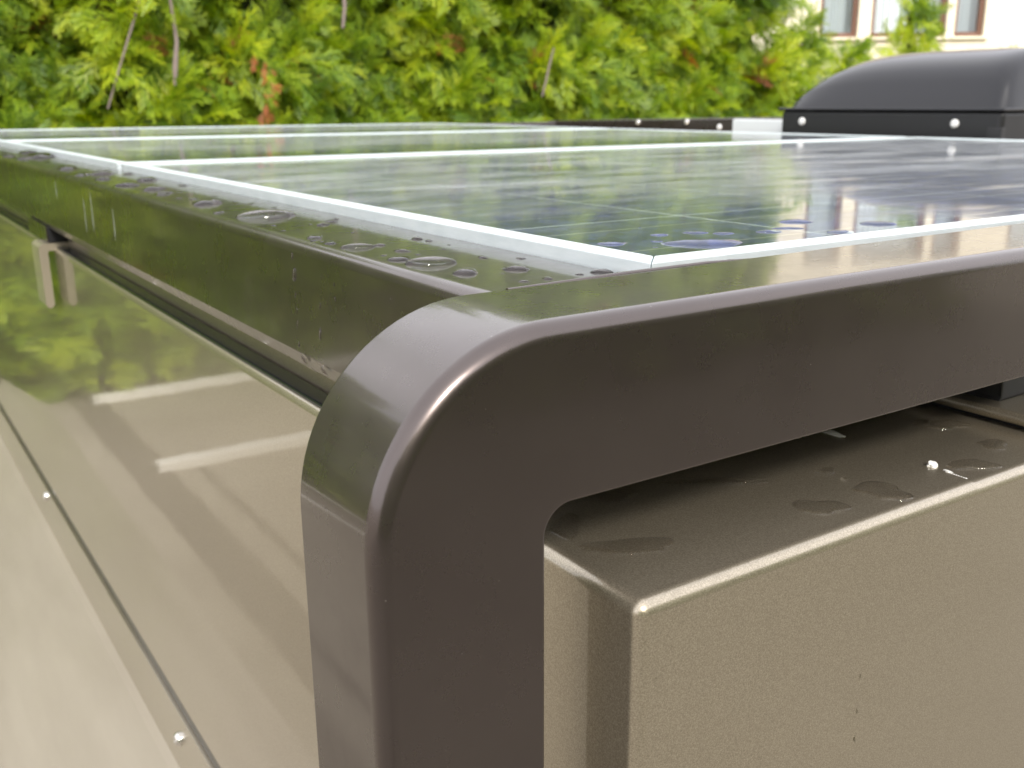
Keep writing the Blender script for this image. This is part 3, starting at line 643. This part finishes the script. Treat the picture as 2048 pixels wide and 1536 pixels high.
RAIL = [(0.121, 0.1385, 0.0077, 0.0096), (0.1213, 0.175, 0.0125, 0.0124), (0.1149, 0.1966, 0.0059, 0.0114), (0.1145, 0.2146, 0.0021, 0.0046), (0.1161, 0.2517, 0.0092, 0.0083), (0.1305, 0.2512, 0.0043, 0.0042), (0.1102, 0.2771, 0.0036, 0.0077), (0.1083, 0.2965, 0.0031, 0.007), (0.1534, 0.2163, 0.0019, 0.005), (0.1639, 0.2287, 0.0012, 0.0032), (0.1432, 0.139, 0.0013, 0.0031), (0.1346, 0.1267, 0.0012, 0.0029), (0.163, 0.251, 0.003, 0.0045), (0.1481, 0.1259, 0.001, 0.003), (0.1261, 0.5645, 0.0128, 0.0201), (0.133, 0.44, 0.0195, 0.0171), (0.1122, 0.491, 0.0049, 0.0132), (0.129, 0.7408, 0.0114, 0.0156), (0.1198, 0.6729, 0.0052, 0.0137), (0.1206, 0.8089, 0.0107, 0.0208), (0.1556, 0.8658, 0.0128, 0.0195), (0.1207, 0.923, 0.0088, 0.0207), (0.1164, 1.0092, 0.0091, 0.0281), (0.1412, 0.6955, 0.0032, 0.0174), (0.1301, 0.6155, 0.0041, 0.0124), (0.1593, 0.4962, 0.0028, 0.008), (0.1552, 0.54, 0.003, 0.0109), (0.1483, 0.556, 0.003, 0.0135), (0.1576, 0.3816, 0.0045, 0.0108), (0.1161, 0.3841, 0.0024, 0.0059), (0.1113, 0.3535, 0.0017, 0.0041), (0.1521, 0.3494, 0.0014, 0.0071), (0.1384, 0.3741, 0.0014, 0.0059), (0.1137, 0.3069, 0.0062, 0.0108), (0.1122, 0.281, 0.003, 0.0067), (0.150, 1.4967, 0.024, 0.0518), (0.1247, 1.1454, 0.0143, 0.0283), (0.1374, 1.0006, 0.0125, 0.0188), (0.1575, 1.6603, 0.016, 0.0408)]
for i, (x, y, rx, ry) in enumerate(RAIL):
    lab = {0: 'large oval water droplet on the rail top nearest the arch', 1: 'long pointed water droplet, second from the arch on the rail', 2: 'water droplet at the rail edge beside the long pointed one', 15: 'longest streak of water on the rail top at mid length', 14: 'oval water droplet beyond the longest streak on the rail'}.get(i, 'clear water droplet on the wet bronze rail top beside the panel frame')
    s = .8 if rx > .006 else .75
    drop('water_droplet', V(x, y, -.0061), rx*.95, ry*.80*s, min(rx, ry)*.60, (0, 0, 1), lab, 'droplets on the rail top', VR*.6)
for i in range(46):
    y = .10 + 2.0*rnd.random()**1.8; x = rnd.uniform(.110, .176); r = rnd.uniform(.0010, .0022) + .004*rnd.random()**3*(1+y)
    drop('water_droplet', V(x, y, -.0061), r, r*rnd.uniform(.8, 1.5), r*.7, (0, 0, 1), 'clear water droplet on the wet bronze rail top beside the panel frame', 'droplets on the rail top', rnd.uniform(-1, 1))
SIDE = [(0.3051, -0.0274, .0022, 0.0042), (0.2698, -0.058, .0017, 0.0033), (0.305, -0.05, .0009, 0.0024), (0.2679, -0.0407, .0010, 0.0024), (0.3057, -0.04, .0008, 0.0013), (0.3056, -0.0583, .0008, 0.003), (0.2457, -0.025, .0007, 0.0015), (0.2454, -0.033, .0008, 0.0015), (0.3068, -0.0160, .001, 0.0026), (0.3056, -0.0715, .0010, 0.0017), (0.2638, -0.0233, .0006, 0.0018), (0.1753, -0.022, .0006, 0.0007)]
for (y, z, ry, rz) in SIDE:
    drop('water_droplet', V(.0981, y, z), ry, rz, ry*1.1, (-1, 0, 0), 'tiny bead of water running down the dark rail side', 'beads on the rail side')
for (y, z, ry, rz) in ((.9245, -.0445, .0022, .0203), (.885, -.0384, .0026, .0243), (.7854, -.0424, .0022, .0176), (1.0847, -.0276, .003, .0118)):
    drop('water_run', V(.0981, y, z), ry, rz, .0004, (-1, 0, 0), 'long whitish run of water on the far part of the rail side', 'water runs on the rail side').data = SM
for (y, z) in ((.2985, -.0795), (.2685, -.0800)):
    drop('water_droplet', V(.0985, y, z), .0026, .0032, .0030, (-.9, 0, -.4), 'water drop hanging from the lower edge of the rail', 'drops under the rail')
GLASS = [(0.2172, 0.1442, 0.0076, 0.0108), (0.2582, 0.1157, 0.0201, 0.0158), (0.2626, 0.1568, 0.0051, 0.0056), (0.2864, 0.153, 0.0073, 0.0058), (0.2974, 0.1417, 0.0058, 0.0057), (0.2431, 0.137, 0.0034, 0.0051), (0.2266, 0.1204, 0.0016, 0.0028), (0.3785, 0.1584, 0.0097, 0.0155), (0.3469, 0.1367, 0.0089, 0.005), (0.3253, 0.132, 0.007, 0.0071), (0.3582, 0.1069, 0.0072, 0.0096), (0.4104, 0.1202, 0.0104, 0.0124), (0.2765, 0.1905, 0.0015, 0.0037), (0.346, 0.2014, 0.0016, 0.0044)]
def pz(x, y): return PZ + (x-PX)*TY + (y-PY)*TX - .0014
for i, (x, y, rx, ry) in enumerate(GLASS):
    lab = {0: 'bluish water drop on the panel glass nearest its left corner', 1: 'largest bluish water patch on the panel glass by its front frame', 7: 'oval water drop on a cell line of the panel, right of the big patch', 11: 'rightmost bluish water drop on the panel glass'}.get(i, 'small bluish water drop on the near panel glass')
    drop('water_droplet', V(x, y, pz(x, y)-.00005), rx*.95, ry*.62, min(rx, ry)*.32, (0, 0, 1), lab, 'water drops on the panel glass', VR)
drop('water_droplet', V(.2305, .0690, -.0045), .0065, .0045, .0075, (0, 0, 1), 'bead of water bridging the arch and the panel frame corner', 'water by the panel frame')
PUD = [(0.1262, 0.0628, 0.0076, 0.0122), (0.1367, 0.0302, 0.0178, 0.009), (0.1696, 0.0795, 0.0099, 0.0078), (0.2227, 0.0647, 0.0229, 0.0049), (0.2396, 0.0118, 0.0113, 0.0100), (0.2812, 0.0085, 0.0134, 0.0110), (0.2806, 0.0427, 0.0065, 0.0038), (0.2798, 0.0293, 0.0018, 0.0029), (0.3923, 0.0176, 0.0084, 0.0083), (0.3533, 0.0054, 0.0118, 0.0090), (0.4003, 0.0561, 0.0138, 0.0103)]
for i, (x, y, rx, ry) in enumerate(PUD):
    lab = {0: 'puddle on the camper roof tucked beside the arch post', 1: 'long puddle on the roof corner next to the post', 4: 'shallow puddle on the roof left of the lap seam', 5: 'wide shallow puddle ending at the lap seam', 8: 'small round drop on the roof right of the seam'}.get(i, 'shallow rain puddle on the champagne roof under the arch')
    zt = ZS + (.0007 if x < .331 else 0)
    o = drop('rain_puddle', V(x, y, zt-.00008), rx, ry, .0011 if rx > .003 else .0010, (0, 0, 1), lab, 'puddles on the camper roof', VR); o['category'] = 'puddle'; o.data = FM[i % 6]
for (x, z, rx, rz) in ((0.2475, -0.1952, 0.001, 0.0012), (0.2473, -0.2081, 0.0008, 0.0009), (0.2478, -0.2145, 0.0013, 0.0018), (0.248, -0.2301, 0.0013, 0.0021), (0.1145, -0.1484, 0.0009, 0.0009), (0.3663, -0.184, 0.0013, 0.0008)):
    drop('water_droplet', V(x, YF-(.0003 if x < .331 else .0001), z), rx*.8, rz, rx*.6, (0, -1, 0), 'tiny bead of water on the front face of the camper', 'beads on the camper front')
